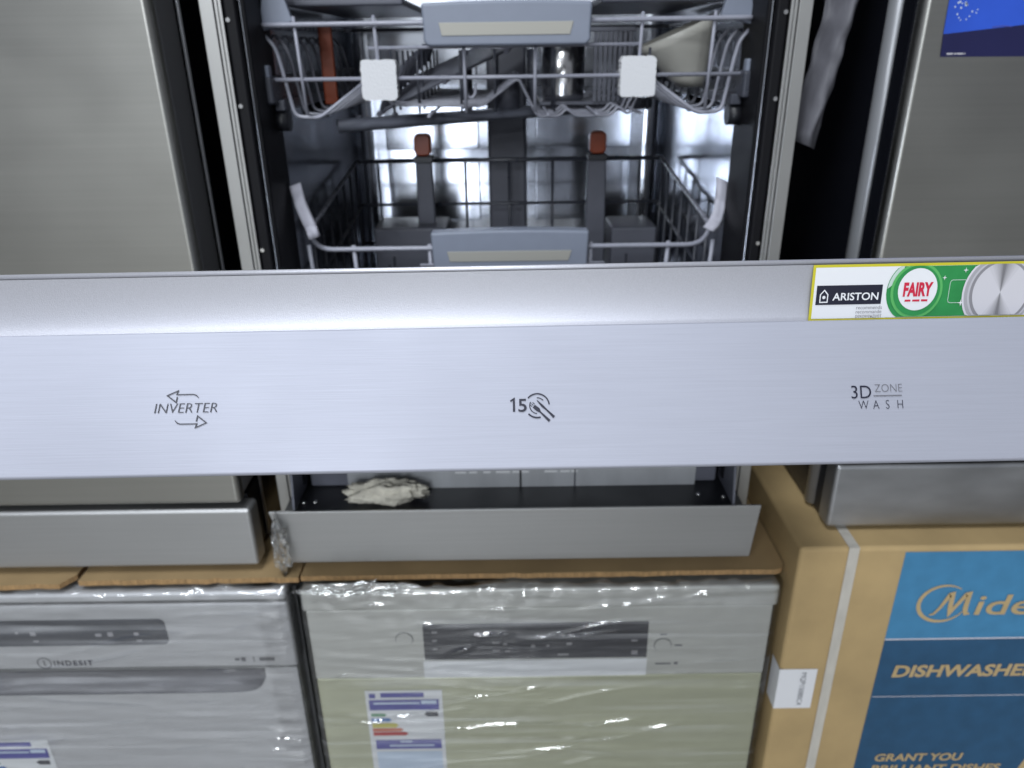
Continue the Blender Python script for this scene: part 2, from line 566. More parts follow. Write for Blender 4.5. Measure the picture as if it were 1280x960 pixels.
for s in (-1, 1):
    x = lambda p: p * s
    b = MB(); b.prism([(0.778, -0.513), (0.85, -0.513), (0.85, -0.44), (0.79, -0.455)], 'x', x(0.2675), x(0.2700), 'slate')
    b.build('hinge_arm', dw)
    b = MB(); b.box((min(x(0.205), x(0.262)), 0.838, -0.5150), (max(x(0.205), x(0.262)), 0.859, -0.478), 'slate'); b.build('hinge_cover', dw, bevel=0.003)
for (xx, yy) in ((-0.262, 0.800), (-0.248, 0.801), (0.232, 0.806), (0.262, 0.800)):
    b = MB(); b.tube([(xx, yy, -0.5154), (xx, yy, -0.5132)], 0.0028, 'screw', 10); b.build('screw', dw)
b = MB()
A = [(-0.2985, 0.7720, -0.5100), (0.3010, 0.7720, -0.5100), (0.2960, 0.7760, -0.5880), (-0.2790, 0.7760, -0.5880)]
Bk = [(p[0] * 0.999, p[1] + 0.0035, p[2]) for p in A]
ia, ib = [b.pt(p) for p in A], [b.pt(p) for p in Bk]
b.face(ia[::-1], 'steel_plinth'); b.face(ib, 'steel_plinth')
for k in range(4):
    b.face((ia[k], ia[(k + 1) % 4], ib[(k + 1) % 4], ib[k]), 'steel_plinth')
b.build('plinth', dw, bevel=0.001, seg=2)

# ---- the tipped door: frame (x across, s from hinge to top edge, t thickness, outer face at t = 0)
ph = math.radians(0.30)
H = V((0, 0.785, -0.455))
ES = V((0, -0.867, 0.4985)).normalized()
ET0 = V((0, 0.4985, 0.867)).normalized()
EX = V((1, 0, 0)) * math.cos(ph) + ET0 * math.sin(ph)
ET = ET0 * math.cos(ph) - V((1, 0, 0)) * math.sin(ph)
dx = lambda p: H + EX * p[0] + ES * p[1] + ET * p[2]
b = MB(dx)
b.box((-0.2960, 0.0, 0.0030), (0.2960, 0.604, 0.0560), 'steel')
door = b.build('door', dw, bevel=0.002)
b = MB(dx)
b.box((-0.2700, 0.03, 0.0561), (0.2700, 0.585, 0.0620), 'tub')
b.build('door_liner', door, bevel=0.002)
# control panel: one formed strip, flat face with small radii
pp = [(0.606, 0.0), (0.6296, 0.0)] + [(0.6296 + 0.0014 * math.sin(math.radians(a)), 0.0014 - 0.0014 * math.cos(math.radians(a))) for a in (20, 40, 60, 75, 90)]
pp += [(0.631, 0.0525)] + [(0.6296 + 0.0014 * math.cos(math.radians(a)), 0.0525 + 0.0010 * math.sin(math.radians(a))) for a in (30, 60, 90)]
pp += [(0.606, 0.0535)]
b = MB(dx)
xs = [-0.2980 + 0.596 * k / 40 for k in range(41)]
base = len(b.v)
for xx in xs:
    for p in pp:
        b.pt((xx, p[0], p[1]))
n = len(pp)
for i in range(40):
    for k in range(n - 1):
        a = base + i * n + k
        b.face((a, a + n, a + n + 1, a + 1), 'panel', k not in (0, n - 2))
b.face([base + k for k in range(n)], 'panel'); b.face([base + 40 * n + k for k in range(n)][::-1], 'panel')
panel = b.build('control_panel', door)
# handle scoop: concave pocket between the panel and the rolled top rim
def scoop(u, v):
    xx = -0.2975 + 0.595 * u
    e = max(0.0, min(1.0, (0.2850 - abs(xx)) / 0.030))
    dep = 0.0015 + 0.0075 * (e * e * (3 - 2 * e))
    t = 0.0538 + 0.0208 * v
    return (xx, 0.6305 - dep * (1 - v ** 1.5), t)
b = MB(dx); b.grid(scoop, 90, 16, 'scoop', True)
b.build('handle_scoop', door)
# thin bead below the panel's lower lip
b = MB(dx); b.box((-0.2978, 0.6045, 0.0005), (0.2978, 0.6060, 0.0535), 'flange'); b.build('panel_backing', door)
rim = [(0.600, 0.0747), (0.6300, 0.0747)] + [(0.6300 + 0.00105 * math.sin(math.radians(a)), 0.07575 - 0.00105 * math.cos(math.radians(a))) for a in (25, 50, 75, 100, 130, 160, 180)] + [(0.600, 0.0768)]
b = MB(dx); b.prism([(p[0], p[1]) for p in rim], 'x', -0.2978, 0.2978, 'scoop', True)
b.build('top_rim', door)

# printed marks on the panel
PO = 0.6313
def P2(m=None):
    return MB(dx)
def fo(x, t):
    return V((x, PO, t))
TX, TT = V((1, 0, 0)), V((0, 0, 1))
b = P2()
b.text('INVERTER', fo(-0.1317, 0.0233), TX, TT, 0.0053, 'ink', bold=-0.012, shear=0.18, width=0.0232)
def arrow(b, sgn, cx, cy):
    q = lambda p: (cx + sgn * p[0], cy + sgn * p[1])
    b.stroke([q(p) for p in ((-0.0033, 0.0003), (-0.0037, -0.0018), (-0.0070, 0.0008), (-0.0030, 0.0025), (-0.0035, 0.0011), (0.0026, 0.0011))]
             + [q(p) for p in ((0.0036, 0.0008), (0.0043, 0.0001), (0.0046, -0.0004))],
             [0.00042] * 6 + [0.0004, 0.0003, 0.0001], fo(0, 0), TX, TT, 'ink')
arrow(b, 1, -0.1200, 0.0290)
arrow(b, -1, -0.1194, 0.0203)
b.build('printed_logo', door, label='INVERTER lettering between two curved arrows')
b = P2()
b.stroke([(-0.0006, 0.0253), (0.0007, 0.0261), (0.0007, 0.0214)], [0.0006, 0.0007, 0.0008], fo(0, 0), TX, TT, 'ink')
b.text('5', fo(0.0023, 0.0214), TX, TT, 0.0068, 'ink', bold=0.012, width=0.0031)
cx, cy = 0.0093, 0.0235
b.stroke(arc(cx, cy, 0.0044, 140, 5, 18), 0.00050, fo(0, 0), TX, TT, 'ink')
b.stroke(arc(cx, cy, 0.0044, 222, 285, 10), 0.00060, fo(0, 0), TX, TT, 'ink')
b.stroke(arc(cx + 0.0001, cy, 0.0029, 150, 265, 12), 0.00034, fo(0, 0), TX, TT, 'ink')
b.stroke(arc(cx, cy, 0.0029, 92, 40, 8), 0.00034, fo(0, 0), TX, TT, 'ink')
b.stroke([(0.0092, 0.0255), (0.0112, 0.0233), (0.0127, 0.0219), (0.0154, 0.0192)], [0.0003, 0.0009, 0.00055, 0.0010], fo(0, 0), TX, TT, 'ink')
b.stroke([(0.0080, 0.0233), (0.0096, 0.0220), (0.0104, 0.0211), (0.0137, 0.0178)], [0.0013, 0.0015, 0.00055, 0.0010], fo(0, 0), TX, TT, 'ink')
for k in range(3):
    ox = -0.00055 + 0.00055 * k
    b.stroke([(0.0079 + ox * 0.9, 0.0236 + ox * 0.75), (0.0071 + ox * 0.9, 0.0243 + ox * 0.75)], 0.00024, fo(0, 0), TX, TT, 'ink')
b.build('printed_logo', door, label='number 15 beside a plate with fork and knife')
b = P2()
b.text('3D', fo(0.1251, 0.0239), TX, TT, 0.0069, 'ink', bold=-0.004, width=0.0073)
b.text('ZONE', fo(0.1338, 0.0261), TX, TT, 0.0043, 'greyink', bold=-0.018, width=0.0101)
b.stroke([(0.1332, 0.02475), (0.1436, 0.02475)], 0.00036, fo(0, 0), TX, TT, 'greyink')
for ch, xx in (('W', 0.1275), ('A', 0.1328), ('S', 0.1375), ('H', 0.1418)):
    b.text(ch, fo(xx, 0.0199), TX, TT, 0.0047, 'ink', bold=-0.016, sx=0.78)
b.build('printed_logo', door, label='3D ZONE WASH lettering with a thin rule')

# sticker in the scoop: lies on a shallow plane bridging the pocket
SO = 0.6285
b = MB(dx)
def so(x, t, k=0):
    t += 0.0012
    return V((x, 0.6220 + 0.435 * (t - 0.0538) + k * 0.00018, t))
def sq(x0, t0, x1, t1, m, k):
    b.poly([so(x0, t0, k), so(x1, t0, k), so(x1, t1, k), so(x0, t1, k)], m)
SU = V((0, 0.435, 1))
sq(0.1143, 0.0530, 0.2240, 0.0732, 'yellow', 0)
sq(0.1153, 0.0542, 0.2230, 0.0722, 'paper', 1)
sq(0.1163, 0.0591, 0.1412, 0.0659, 'ink', 2)
b.stroke([(0.1178, 0.0600), (0.1178, 0.0627), (0.1192, 0.0642), (0.1206, 0.0627), (0.1206, 0.0600), (0.1176, 0.0600)], 0.0004, so(0, 0, 3), TX, SU, 'paper')
b.flat(arc(0.1192, 0.0617, 0.0006, 0, 360, 10)[:-1], so(0, 0, 3), TX, SU, 'paper')
b.text('ARISTON', so(0.1225, 0.0606, 3), TX, SU, 0.0037, 'paper', bold=0.016, width=0.0174)
b.text('recommends', so(0.1418, 0.0573, 3), TX, SU, 0.0018, 'print1', align='r', width=0.0098)
b.text('recommande', so(0.1418, 0.0558, 3), TX, SU, 0.0018, 'print1', align='r', width=0.0098)
b.text('рекомендует', so(0.1420, 0.0543, 3), TX, SU, 0.0018, 'print1', align='r', width=0.0100)
cx, cy = 0.1540, 0.0634
def clipd(pts, lo=0.0543, hi=0.0721):
    return [(p[0], max(lo, min(hi, p[1]))) for p in pts]
gl_ = clipd(arc(cx, cy, 0.0112, 270, 100, 20))
b.flat([(cx + 0.03, 0.0543)] + gl_ + [(cx + 0.03, 0.0721)], so(0, 0, 2), TX, SU, 'green')
b.flat(clipd(arc(cx, cy, 0.0110, 120, 175, 10)) + [(cx - 0.006, 0.068)], so(0, 0, 3), TX, SU, 'greenpale')
b.flat(clipd(arc(cx, cy, 0.0098, 0, 360, 36)[:-1]), so(0, 0, 4), TX, SU, 'greenlight')
b.flat(clipd(arc(cx, cy, 0.0088, 0, 360, 36)[:-1]), so(0, 0, 5), TX, SU, 'green')
b.flat(clipd(arc(cx + 0.0002, cy + 0.0004, 0.0074, 0, 360, 36)[:-1]), so(0, 0, 6), TX, SU, 'paper')
b.text('FAIRY', so(cx + 0.0003, 0.0616, 7), TX, SU, 0.0064, 'red', bold=0.045, align='c', width=0.0110)
for (a0, a1) in ((-0.0042, -0.0020), (-0.0013, 0.0014), (0.0020, 0.0044)):
    b.stroke([(cx + a0, 0.0599), (cx + a1, 0.0599)], 0.0007, so(0, 0, 7), TX, SU, 'red')
b.stroke(rrect(0.1665, 0.0590, 0.1730, 0.0670, 0.001, 3), 0.0002, so(0, 0, 3), TX, SU, 'greenpale')
for (sx_, st_, rr) in ((0.1640, 0.0678, 0.0009), (0.1715, 0.0589, 0.0013), (0.1716, 0.0703, 0.0010)):
    b.flat([(sx_ + (rr if k % 2 == 0 else rr * 0.25) * math.cos(k * math.pi / 4), st_ + (rr if k % 2 == 0 else rr * 0.25) * math.sin(k * math.pi / 4)) for k in range(8)], so(0, 0, 4), TX, SU, 'paper')
cx, cy = 0.1855, 0.0622
for k, (rr, m) in enumerate(((0.0140, 'print4'), (0.0133, 'print2'), (0.0122, 'print3'), (0.0115, 'print1'))):
    b.flat(clipd(arc(cx, cy, rr, 0, 360, 44)[:-1]), so(0, 0, 4 + k), TX, SU, m)
nW = 96
for k in range(nW):
    a0, a1 = 2 * math.pi * k / nW, 2 * math.pi * (k + 1) / nW
    am = math.degrees((a0 + a1) / 2)
    d_ = min(abs((am - 90 + 180) % 360 - 180), abs((am - 270 + 180) % 360 - 180))
    m = 'wedge%d' % max(0, min(11, int(11 * (1 - math.exp(-(d_ / 17.0) ** 1.3)))))
    tri = [(cx, cy), (cx + 0.0105 * math.cos(a0), cy + 0.0105 * math.sin(a0)), (cx + 0.0105 * math.cos(a1), cy + 0.0105 * math.sin(a1))]
    b.flat(clipd(tri), so(0, 0, 8), TX, SU, m)
b.build('sticker', door, label='yellow edged advertising sticker with a green roundel')

# ================================================================== UPPER RACK
ur = thing('upper_rack', (0, 0.88, -0.075), 'grey wire upper rack with bent side tines and pale blue-grey handle', 'rack')
def wire(name, pts, r, parent, m='wire', rad=0.012):
    b = MB(); b.tube(fillet(pts, rad) if rad else pts, r, m, 8)
    return b.build(name, parent)
def handle(parent, zt, zb, xw, y):
    b = MB()
    n = 8
    top = [(-xw + 2 * xw * k / n, zt - 0.0022 * (2 * k / n - 1) ** 2) for k in range(n + 1)]
    out = top + [(xw * 0.985, zb + 0.014)] + arc(xw * 0.90, zb + 0.008, 0.008, -10, -90, 4) + arc(-xw * 0.90, zb + 0.008, 0.008, 270, 190, 4) + [(-xw * 0.985, zb + 0.014)]
    b.prism(out[::-1], 'y', y, y + 0.022, 'handle')
    h = b.build('handle', parent, bevel=0.003, seg=3)
    zc = zb + 0.38 * (zt - zb)
    hh = 0.0062
    b = MB(); b.prism([(-xw * 0.80, zc + hh), (-xw * 0.77, zc - hh), (xw * 0.74, zc - hh), (xw * 0.78, zc + hh)], 'y', y - 0.0008, y + 0.002, 'inlay')
    b.build('inlay', h, bevel=0.0004)
    return h
handle(ur, 0.0465, 0.0035, 0.0890, 0.868)
wire('rim_wire', [(-0.2550, 1.30, 0.030), (-0.2580, 0.93, 0.026), (-0.262, 0.882, 0.0265), (0.262, 0.882, 0.0275), (0.2580, 0.93, 0.027), (0.2550, 1.30, 0.030), (-0.2550, 1.30, 0.030)], 0.0026, ur)
wire('front_wire', [(-0.1500, 0.886, 0.0030), (0.1450, 0.886, 0.0035)], 0.0018, ur, rad=0)
wire('front_wire', [(-0.2560, 0.886, -0.0275), (0.2560, 0.886, -0.0275)], 0.0022, ur, rad=0)
for xx in (-0.226, -0.1415, -0.047, 0.030, 0.1440, 0.2210):
    z1 = 0.0345 if abs(xx) > 0.1 else 0.010
    zb = -0.0640 if xx not in (-0.1415, 0.144) else -0.03
    wire('upright_wire', [(xx, 0.8845, z1), (xx * 0.985, 0.8845, zb)], 0.0019, ur, rad=0)
# bent side tines, running back in rows
for s in (-1, 1):
    for k in range(9):
        y0 = 0.895 + 0.045 * k
        pts = [(s * 0.2630, y0, 0.018), (s * 0.2520, y0, 0.006), (s * 0.2480, y0, -0.012), (s * 0.2390, y0, -0.066), (s * 0.2120, y0, -0.068), (s * 0.1560, y0, -0.030)]
        wire('bent_tine', pts, 0.0019 if k else 0.0022, ur, rad=0.008)
# end stops on the rails
for s in (-1, 1):
    b = MB(); b.box((s * 0.2645 - 0.0085, 0.874, -0.0455), (s * 0.2645 + 0.0085, 0.886, -0.0125), 'handle'); b.build('end_stop', ur, bevel=0.002)
    b = MB(); b.box((s * 0.2530 - 0.006, 0.888, -0.060), (s * 0.2530 + 0.006, 1.30, -0.048), 'shade_wire_rail'); b.build('side_runner', ur, bevel=0.002)
# floor of the rack
for k in range(11):
    y0 = 0.93 + 0.036 * k
    z0 = -0.072
    pts = [(-0.150, y0, -0.032), (-0.135, y0, z0 + 0.015), (-0.03, y0, z0 + 0.012), (0.012, y0, -0.030), (0.034, y0, z0), (0.060, y0, z0), (0.068, y0, z0 + 0.009), (0.078, y0, z0), (0.120, y0, z0), (0.128, y0, z0 + 0.011), (0.140, y0, z0), (0.160, y0, -0.030)]
    wire('floor_wire', pts, 0.0017, ur, rad=0.006)
for xx in (-0.09, 0.045, 0.10, 0.15):
    wire('cross_wire', [(xx, 0.90, -0.068), (xx, 1.29, -0.068)], 0.0017, ur, rad=0)
for k in range(6):
    for xx in (-0.135, -0.105, -0.055, -0.015, 0.030, 0.055, 0.165):
        y0 = 0.95 + 0.055 * k
        wire('tine', [(xx, y0, -0.068), (xx, y0, 0.0)], 0.0015, ur, 'shade_wire_rail', rad=0)
wire('hook_wire', [(-0.046, 0.892, -0.028), (-0.046, 0.892, -0.045), (-0.041, 0.892, -0.050), (-0.036, 0.892, -0.045), (-0.036, 0.892, -0.034)], 0.0016, ur, rad=0.005)
for (x0, x1) in ((-0.245, -0.115), (0.105, 0.245)):
    b = MB(); b.box((x0, 0.935, 0.046), (x1, 1.28, 0.054), 'slate'); b.build('cup_shelf', ur, bevel=0.003)
for s in (-1, 1):
    b = MB(); b.prism([(s * 0.2650, 0.0200), (s * 0.2280, 0.0300), (s * 0.2420, 0.0800), (s * 0.2520, 0.0800)][::s], 'y', 0.888, 0.897, 'handle'); b.build('bracket', ur, bevel=0.001)
# spray arm hung under the rack
b = MB()
c0, c1 = V((-0.222, 1.030, -0.0885)), V((0.222, 1.250, -0.0790))
d_ = (c1 - c0).normalized(); nrm = V((-d_.y, d_.x, 0)).normalized()
NU = 28
def arm(u, v):
    p = c0 + (c1 - c0) * u
    hw = 0.006 + 0.020 * math.sin(math.pi * min(1, max(0, u))) ** 0.6
    a = 2 * math.pi * v
    return p + nrm * (hw * math.cos(a)) + V((0, 0, 1)) * (0.0085 * math.sin(a))
b.grid(arm, NU, 12, 'armgrey', True)
sa = b.build('spray_arm', ur)
for u in (0.06, 0.16, 0.27, 0.38, 0.62, 0.74, 0.85, 0.94):
    p = c0 + (c1 - c0) * u
    b = MB(); b.tube([p + V((0, 0, 0.0075)), p + V((0, 0, 0.0115))], 0.004, 'slate', 8); b.build('nozzle', sa)
b = MB(); b.tube([(0, 1.14, -0.085), (0, 1.14, -0.035)], 0.017, 'slate', 16); b.build('arm_hub', ur)

# things in the upper rack
ct = thing('cutlery_tray', (-0.05, 1.0, -0.06), 'sloping dark slatted tray lying in the upper rack', 'tray')
q0, q1 = V((-0.152, 0.955, -0.066)), V((0.000, 1.05, 0.000))
for k in range(13):
    t = k / 12
    a = q0 + V((0.030, 0.15, 0.034)) * t
    bb = q1 + V((0.030, 0.15, 0.034)) * t
    b = MB(); b.tube([a, bb], 0.0024, 'slate', 6); b.build('slat', ct)
for t in (0.0, 0.5, 1.0):
    a = q0.lerp(q1, t)
    b = MB(); b.tube([a + V((-0.002, -0.008, -0.003)), a + V((0.032, 0.158, 0.031))], 0.0032, 'slate', 6); b.build('rail', ct)
for k in range(12):
    t = k / 11
    a = q0 + V((0.045, 0.15, 0.052)) * t
    b = MB(); b.tube([a, a + V((0.012, 0.0, 0.036))], 0.0024, 'slate', 6); b.build('prong', ct)

cb = thing('cutlery_basket', (0.085, 1.05, -0.066), 'grey slatted cutlery basket beside a cylinder added for bright reflections', 'basket')
b = MB(); b.box((0.040, 1.01, -0.0655), (0.150, 1.10, -0.0615), 'slate'); b.build('base', cb, bevel=0.001)
for k in range(8):
    xx = 0.108 + 0.006 * k
    b = MB(); b.box((xx - 0.0018, 1.006, -0.0612), (xx + 0.0018, 1.0095, 0.018), 'slate'); b.build('slat', cb)
for k in range(6):
    yy = 1.015 + 0.016 * k
    b = MB(); b.box((0.1515, yy - 0.002, -0.0612), (0.1545, yy + 0.002, 0.018), 'slate'); b.build('slat', cb)
b = MB(); b.box((0.038, 1.004, 0.0183), (0.1560, 1.0115, 0.0235), 'slate'); b.build('rim', cb, bevel=0.001)
b = MB()
for zz in (-0.0610, -0.03, 0.0175):
    pass
b.tube([(0.072, 1.055, -0.0610), (0.072, 1.055, -0.055), (0.072, 1.055, 0.030)], [0.026, 0.028, 0.028], 'screw', 28, caps=True)  # polished cylinder added in place of lamp reflections on the back wall
tag(b.build('reflection_cylinder'), 'polished cylinder added for bright reflections, standing in the slatted basket', 'cylinder')

b = MB()
def cone(u, v):
    a = 2 * math.pi * u
    ax = V((0.300, 0, -0.30)).normalized()
    c = V((0.1580, 0.985, 0.004)).lerp(V((0.2150, 0.965, -0.030)), v) if False else V((0.2020, 0.985, 0.018 - 0.062 * v))
    r = 0.046 - 0.030 * v
    sk = V((0.020 * v, 0, 0))
    return c + sk + V((r * math.cos(a), r * 0.9 * math.sin(a), 0.016 * math.cos(a) * (1 - v) * 1.2))
b.grid(cone, 28, 6, 'milky', True)
tag(b.build('funnel', solid=0.0012), 'milky white plastic funnel resting in the upper rack', 'funnel')
b = MB(); b.box((-0.2350, 1.030, -0.062), (-0.2180, 1.036, 0.030), 'orange')
tag(b.build('orange_strip', bevel=0.002), 'upright orange plastic strip behind the bent tines of the upper rack', 'strip')
for s, x0 in ((-1, -0.1390), (1, 0.1410)):
    oc = rrect(x0 - 0.0190, -0.0492, x0 + 0.0190, -0.0085, 0.004, 3)
    dense = []
    for i in range(len(oc)):
        pa, pb = oc[i], oc[(i + 1) % len(oc)]
        m_ = max(1, int(math.hypot(pb[0] - pa[0], pb[1] - pa[1]) / 0.0016))
        dense += [(pa[0] + (pb[0] - pa[0]) * q / m_ + random.uniform(-0.0005, 0.0005), pa[1] + (pb[1] - pa[1]) * q / m_ + random.uniform(-0.0005, 0.0005)) for q in range(m_)]
    b = MB(); b.prism(dense[::-1], 'y', 0.8760, 0.8955, 'foam')
    o = b.build('foam_block')
    tag(o, 'white foam square pressed on the rack wire, nearest the ' + ('sloping slatted tray' if s < 0 else 'milky funnel'), 'foam', 'foam squares on the upper rack')

# ================================================================== LOWER RACK
lr = thing('lower_rack', (0, 0.90, -0.40), 'wire lower rack with dark posts tipped in orange and pale blue-grey handle', 'rack')
handle(lr, -0.1960, -0.2460, 0.0945, 0.888)
wire('rim_wire', [(-0.2500, 1.275, -0.1655), (-0.2500, 0.93, -0.205), (-0.2300, 0.902, -0.2195), (0.2300, 0.902, -0.2195), (0.2500, 0.93, -0.205), (0.2500, 1.275, -0.1655)], 0.0030, lr, rad=0.02)
wire('rear_rim_wire', [(-0.2500, 1.277, -0.1655), (0.2500, 1.277, -0.1655)], 0.0034, lr, 'shade_wire_rail', rad=0)
wire('rear_wire', [(-0.2500, 1.277, -0.236), (0.2500, 1.277, -0.236)], 0.0026, lr, 'shade_wire_rail', rad=0)
wire('rear_wire', [(-0.2500, 1.277, -0.300), (0.2500, 1.277, -0.300)], 0.0026, lr, 'shade_wire_rail', rad=0)
wire('front_wire', [(-0.2450, 0.902, -0.262), (0.2450, 0.902, -0.262)], 0.0022, lr, rad=0)
wire('front_wire', [(-0.1100, 0.899, -0.2395), (0.1150, 0.899, -0.2395)], 0.0018, lr, rad=0)
for s in (-1, 1):
    wire('side_wire', [(s * 0.2500, 0.91, -0.275), (s * 0.2500, 1.277, -0.240)], 0.0024, lr, 'shade_wire_rail', rad=0)
    for k in range(7):
        y0 = 0.95 + 0.052 * k
        wire('upright_wire', [(s * 0.2500, y0, -0.203 + 0.11 * (y0 - 0.93)), (s * 0.2480, y0, -0.40)], 0.0021, lr, 'shade_wire_rail', rad=0)
for xx in (-0.2440, -0.190, -0.098, 0.098, 0.192, 0.2460):
    wire('upright_wire', [(xx, 0.9035, -0.2150 if abs(xx) < 0.23 else -0.214), (xx * 0.97, 0.9035, -0.40)], 0.0026, lr, rad=0)
for k in range(7):
    xx = -0.216 + 0.072 * k
    wire('upright_wire', [(xx, 1.279, -0.163), (xx, 1.279, -0.40)], 0.0024, lr, 'shade_wire_rail', rad=0)
for k in range(8):
    y0 = 0.93 + 0.047 * k
    wire('floor_wire', [(-0.2480, y0, -0.400), (0.2480, y0, -0.400)], 0.0022, lr, 'shade_wire_rail', rad=0)
for k in range(7):
    xx = -0.21 + 0.07 * k
    wire('cross_wire', [(xx, 0.905, -0.3955), (xx, 1.275, -0.3955)], 0.0022, lr, 'shade_wire_rail', rad=0)
for i in range(6):
    for xx in (-0.185, -0.06, 0.06, 0.185):
        y0 = 0.97 + 0.05 * i
        wire('tine', [(xx, y0, -0.395), (xx, y0 + 0.01, -0.300)], 0.0020, lr, 'shade_wire_rail', rad=0)
# posts with orange tips
for (x0, x1) in ((-0.1475, -0.1195), (0.1225, 0.1535)):
    b = MB(); b.prism([(x0 - 0.002, -0.395), (x1 + 0.002, -0.395), (x1 - 0.001, -0.150), (x0 + 0.001, -0.150)], 'y', 1.215, 1.228, 'slate')
    po = b.build('support_post', lr, bevel=0.003)
    xm = (x0 + x1) / 2
    b = MB(); b.prism(rrect(xm - 0.0130, -0.1500, xm + 0.0130, -0.1170, 0.008, 4)[::-1], 'y', 1.210, 1.232, 'orange')
    b.build('tip', po, bevel=0.003, seg=3)
    b = MB(); b.prism(rrect(xm - 0.0150, -0.1600, xm + 0.0150, -0.1505, 0.003, 3)[::-1], 'y', 1.208, 1.2345, 'black')
    b.build('collar', po, bevel=0.001)
for s in (-1, 1):
    for yy in (0.97, 1.20):
        b = MB(); b.tube([(s * 0.2535, yy, -0.42), (s * 0.2620, yy, -0.42)], 0.018, 'slate', 16); b.build('wheel', lr)
# dark box of the detergent basket at the rear
b = MB(); b.box((-0.215, 1.18, -0.394), (-0.100, 1.27, -0.255), 'slate')
tag(b.build('plastic_tub', bevel=0.004), 'dark plastic box standing at the rear of the lower rack near the paper tag', 'box')
b = MB(); b.box((0.160, 1.18, -0.394), (0.232, 1.27, -0.258), 'slate')
tag(b.build('plastic_tub', bevel=0.004), 'dark plastic box standing at the rear of the lower rack near the folded leaflet', 'box')

def strip(name, pts, wv, m, curl=0.0, nseg=14, label=None, cat=None):
    P = fillet(pts, 0.03, 6)
    W = V(wv)
    b = MB()
    n = len(P)
    def fn(u, v):
        i = min(n - 1, int(round(u * (n - 1))))
        k = v * 2 - 1
        return P[i] + W * k + V((0, -1, 0)) * (curl * (1 - k * k)) + V((0, 0.003 * noise.noise(V((u * 5, v * 3, 1.3))), 0))
    b.grid(fn, n - 1, 6, m, True)
    o = b.build(name, solid=0.0004)
    return tag(o, label, cat)
strip('paper_tag', [(-0.2520, 0.905, -0.142), (-0.2480, 0.900, -0.160), (-0.2360, 0.892, -0.190), (-0.2320, 0.890, -0.202)], (0.0065, 0.002, 0.002), 'tagpaper', 0.002,
      label='narrow white paper tag curling from the lower rack rim', cat='tag')
strip('leaflet', [(0.2560, 0.925, -0.146), (0.2550, 0.918, -0.175), (0.2480, 0.905, -0.192), (0.2380, 0.897, -0.200)], (0.0070, 0.0, -0.003), 'tagpaper', 0.003,
      label='folded pale leaflet stuck at the lower rack corner', cat='leaflet')

# dirty lump of foam on the sill
b = MB()
def lump(u, v):
    a, e = 2 * math.pi * u, math.pi * (v - 0.5)
    d = V((math.cos(a) * math.cos(e), math.sin(a) * math.cos(e), math.sin(e)))
    k = 1 + 0.34 * noise.noise(d * 2.1 + V((4, 1, 7))) - 0.45 * abs(noise.noise(d * 3.4)) + 0.16 * noise.noise(d * 9)
    p = V((d.x * 0.051 * k, d.y * 0.016 * k, d.z * 0.0175 * k))
    return V((-0.158, 0.803, -0.5030)) + p
b.grid(lump, 56, 28, 'lump', True)
tag(b.build('foam_scrap'), 'grubby off-white foam scrap lying on the black sill under the open door', 'scrap')

# ================================================================== NEIGHBOUR MACHINES (upper row)
def neighbour(root, x_in, sgn, x_out, zb, zt, skin, trim_y, plinth_m, door_z, plz):
    """x_in: side next to the open machine; sgn: +1 when the machine extends to +x."""
    lo, hi = min(x_in, x_out), max(x_in, x_out)
    b = MB(); b.box((lo + 0.0008, trim_y[1], zb), (hi - 0.0008, 1.42, zt - 0.002), 'blackgloss'); b.build('cabinet', root)
    b = MB(); b.box((lo, 0.78, zt), (hi, 1.42, zt + 0.03), skin); b.build('worktop', root, bevel=0.003)
    b = MB(); b.box((lo, 0.770, door_z), (hi, 0.788, zt - 0.004), skin); d = b.build('door', root, bevel=0.0065, seg=4)
    b = MB(); b.box((lo + 0.002, 0.7882, door_z + 0.004), (hi - 0.002, trim_y[0] - 0.002, zt - 0.008), 'dark' if sgn < 0 else 'blackgloss'); b.build('door_edge', d, bevel=0.004)
    b = MB()
    ym, rr = (trim_y[0] + trim_y[1]) / 2, (trim_y[1] - trim_y[0]) / 2
    b.tube([(x_in + sgn * rr * 0.6, ym, zb + 0.002), (x_in + sgn * rr * 0.6, ym, zt - 0.004)], rr, 'trim', 14); b.build('side_trim', root)
    b = MB(); b.box((lo + plz[2], 0.7705, plz[0]), (hi - plz[2], 0.80, plz[1]), plinth_m); b.build('plinth', root, bevel=0.005, seg=3)
    b = MB(); b.box((lo + 0.004, 0.8005, plz[0]), (hi - 0.004, trim_y[1] - 0.001, door_z - 0.004), 'black'); b.build('plinth_back', root)
    return d
lm = thing('dishwasher', (-0.628, 0.82, -0.598), 'closed plain brushed steel dishwasher standing on cardboard above the grey wrapped machine', 'dishwasher')
ld = neighbour(lm, -0.3275, -1, -0.928, -0.590, 0.250, 'steel', (0.8395, 0.8435), 'steel_plinth', -0.4965, (-0.588, -0.5045, -0.008))
rm = thing('dishwasher', (0.685, 0.82, -0.545), 'closed brushed steel dishwasher with blue poster standing on the printed carton', 'dishwasher')
rd = neighbour(rm, 0.3835, 1, 0.985, -0.543, 0.300, 'steel', (0.8210, 0.8435), 'steel_scuffed', -0.452, (-0.5425, -0.4555, 0.0))
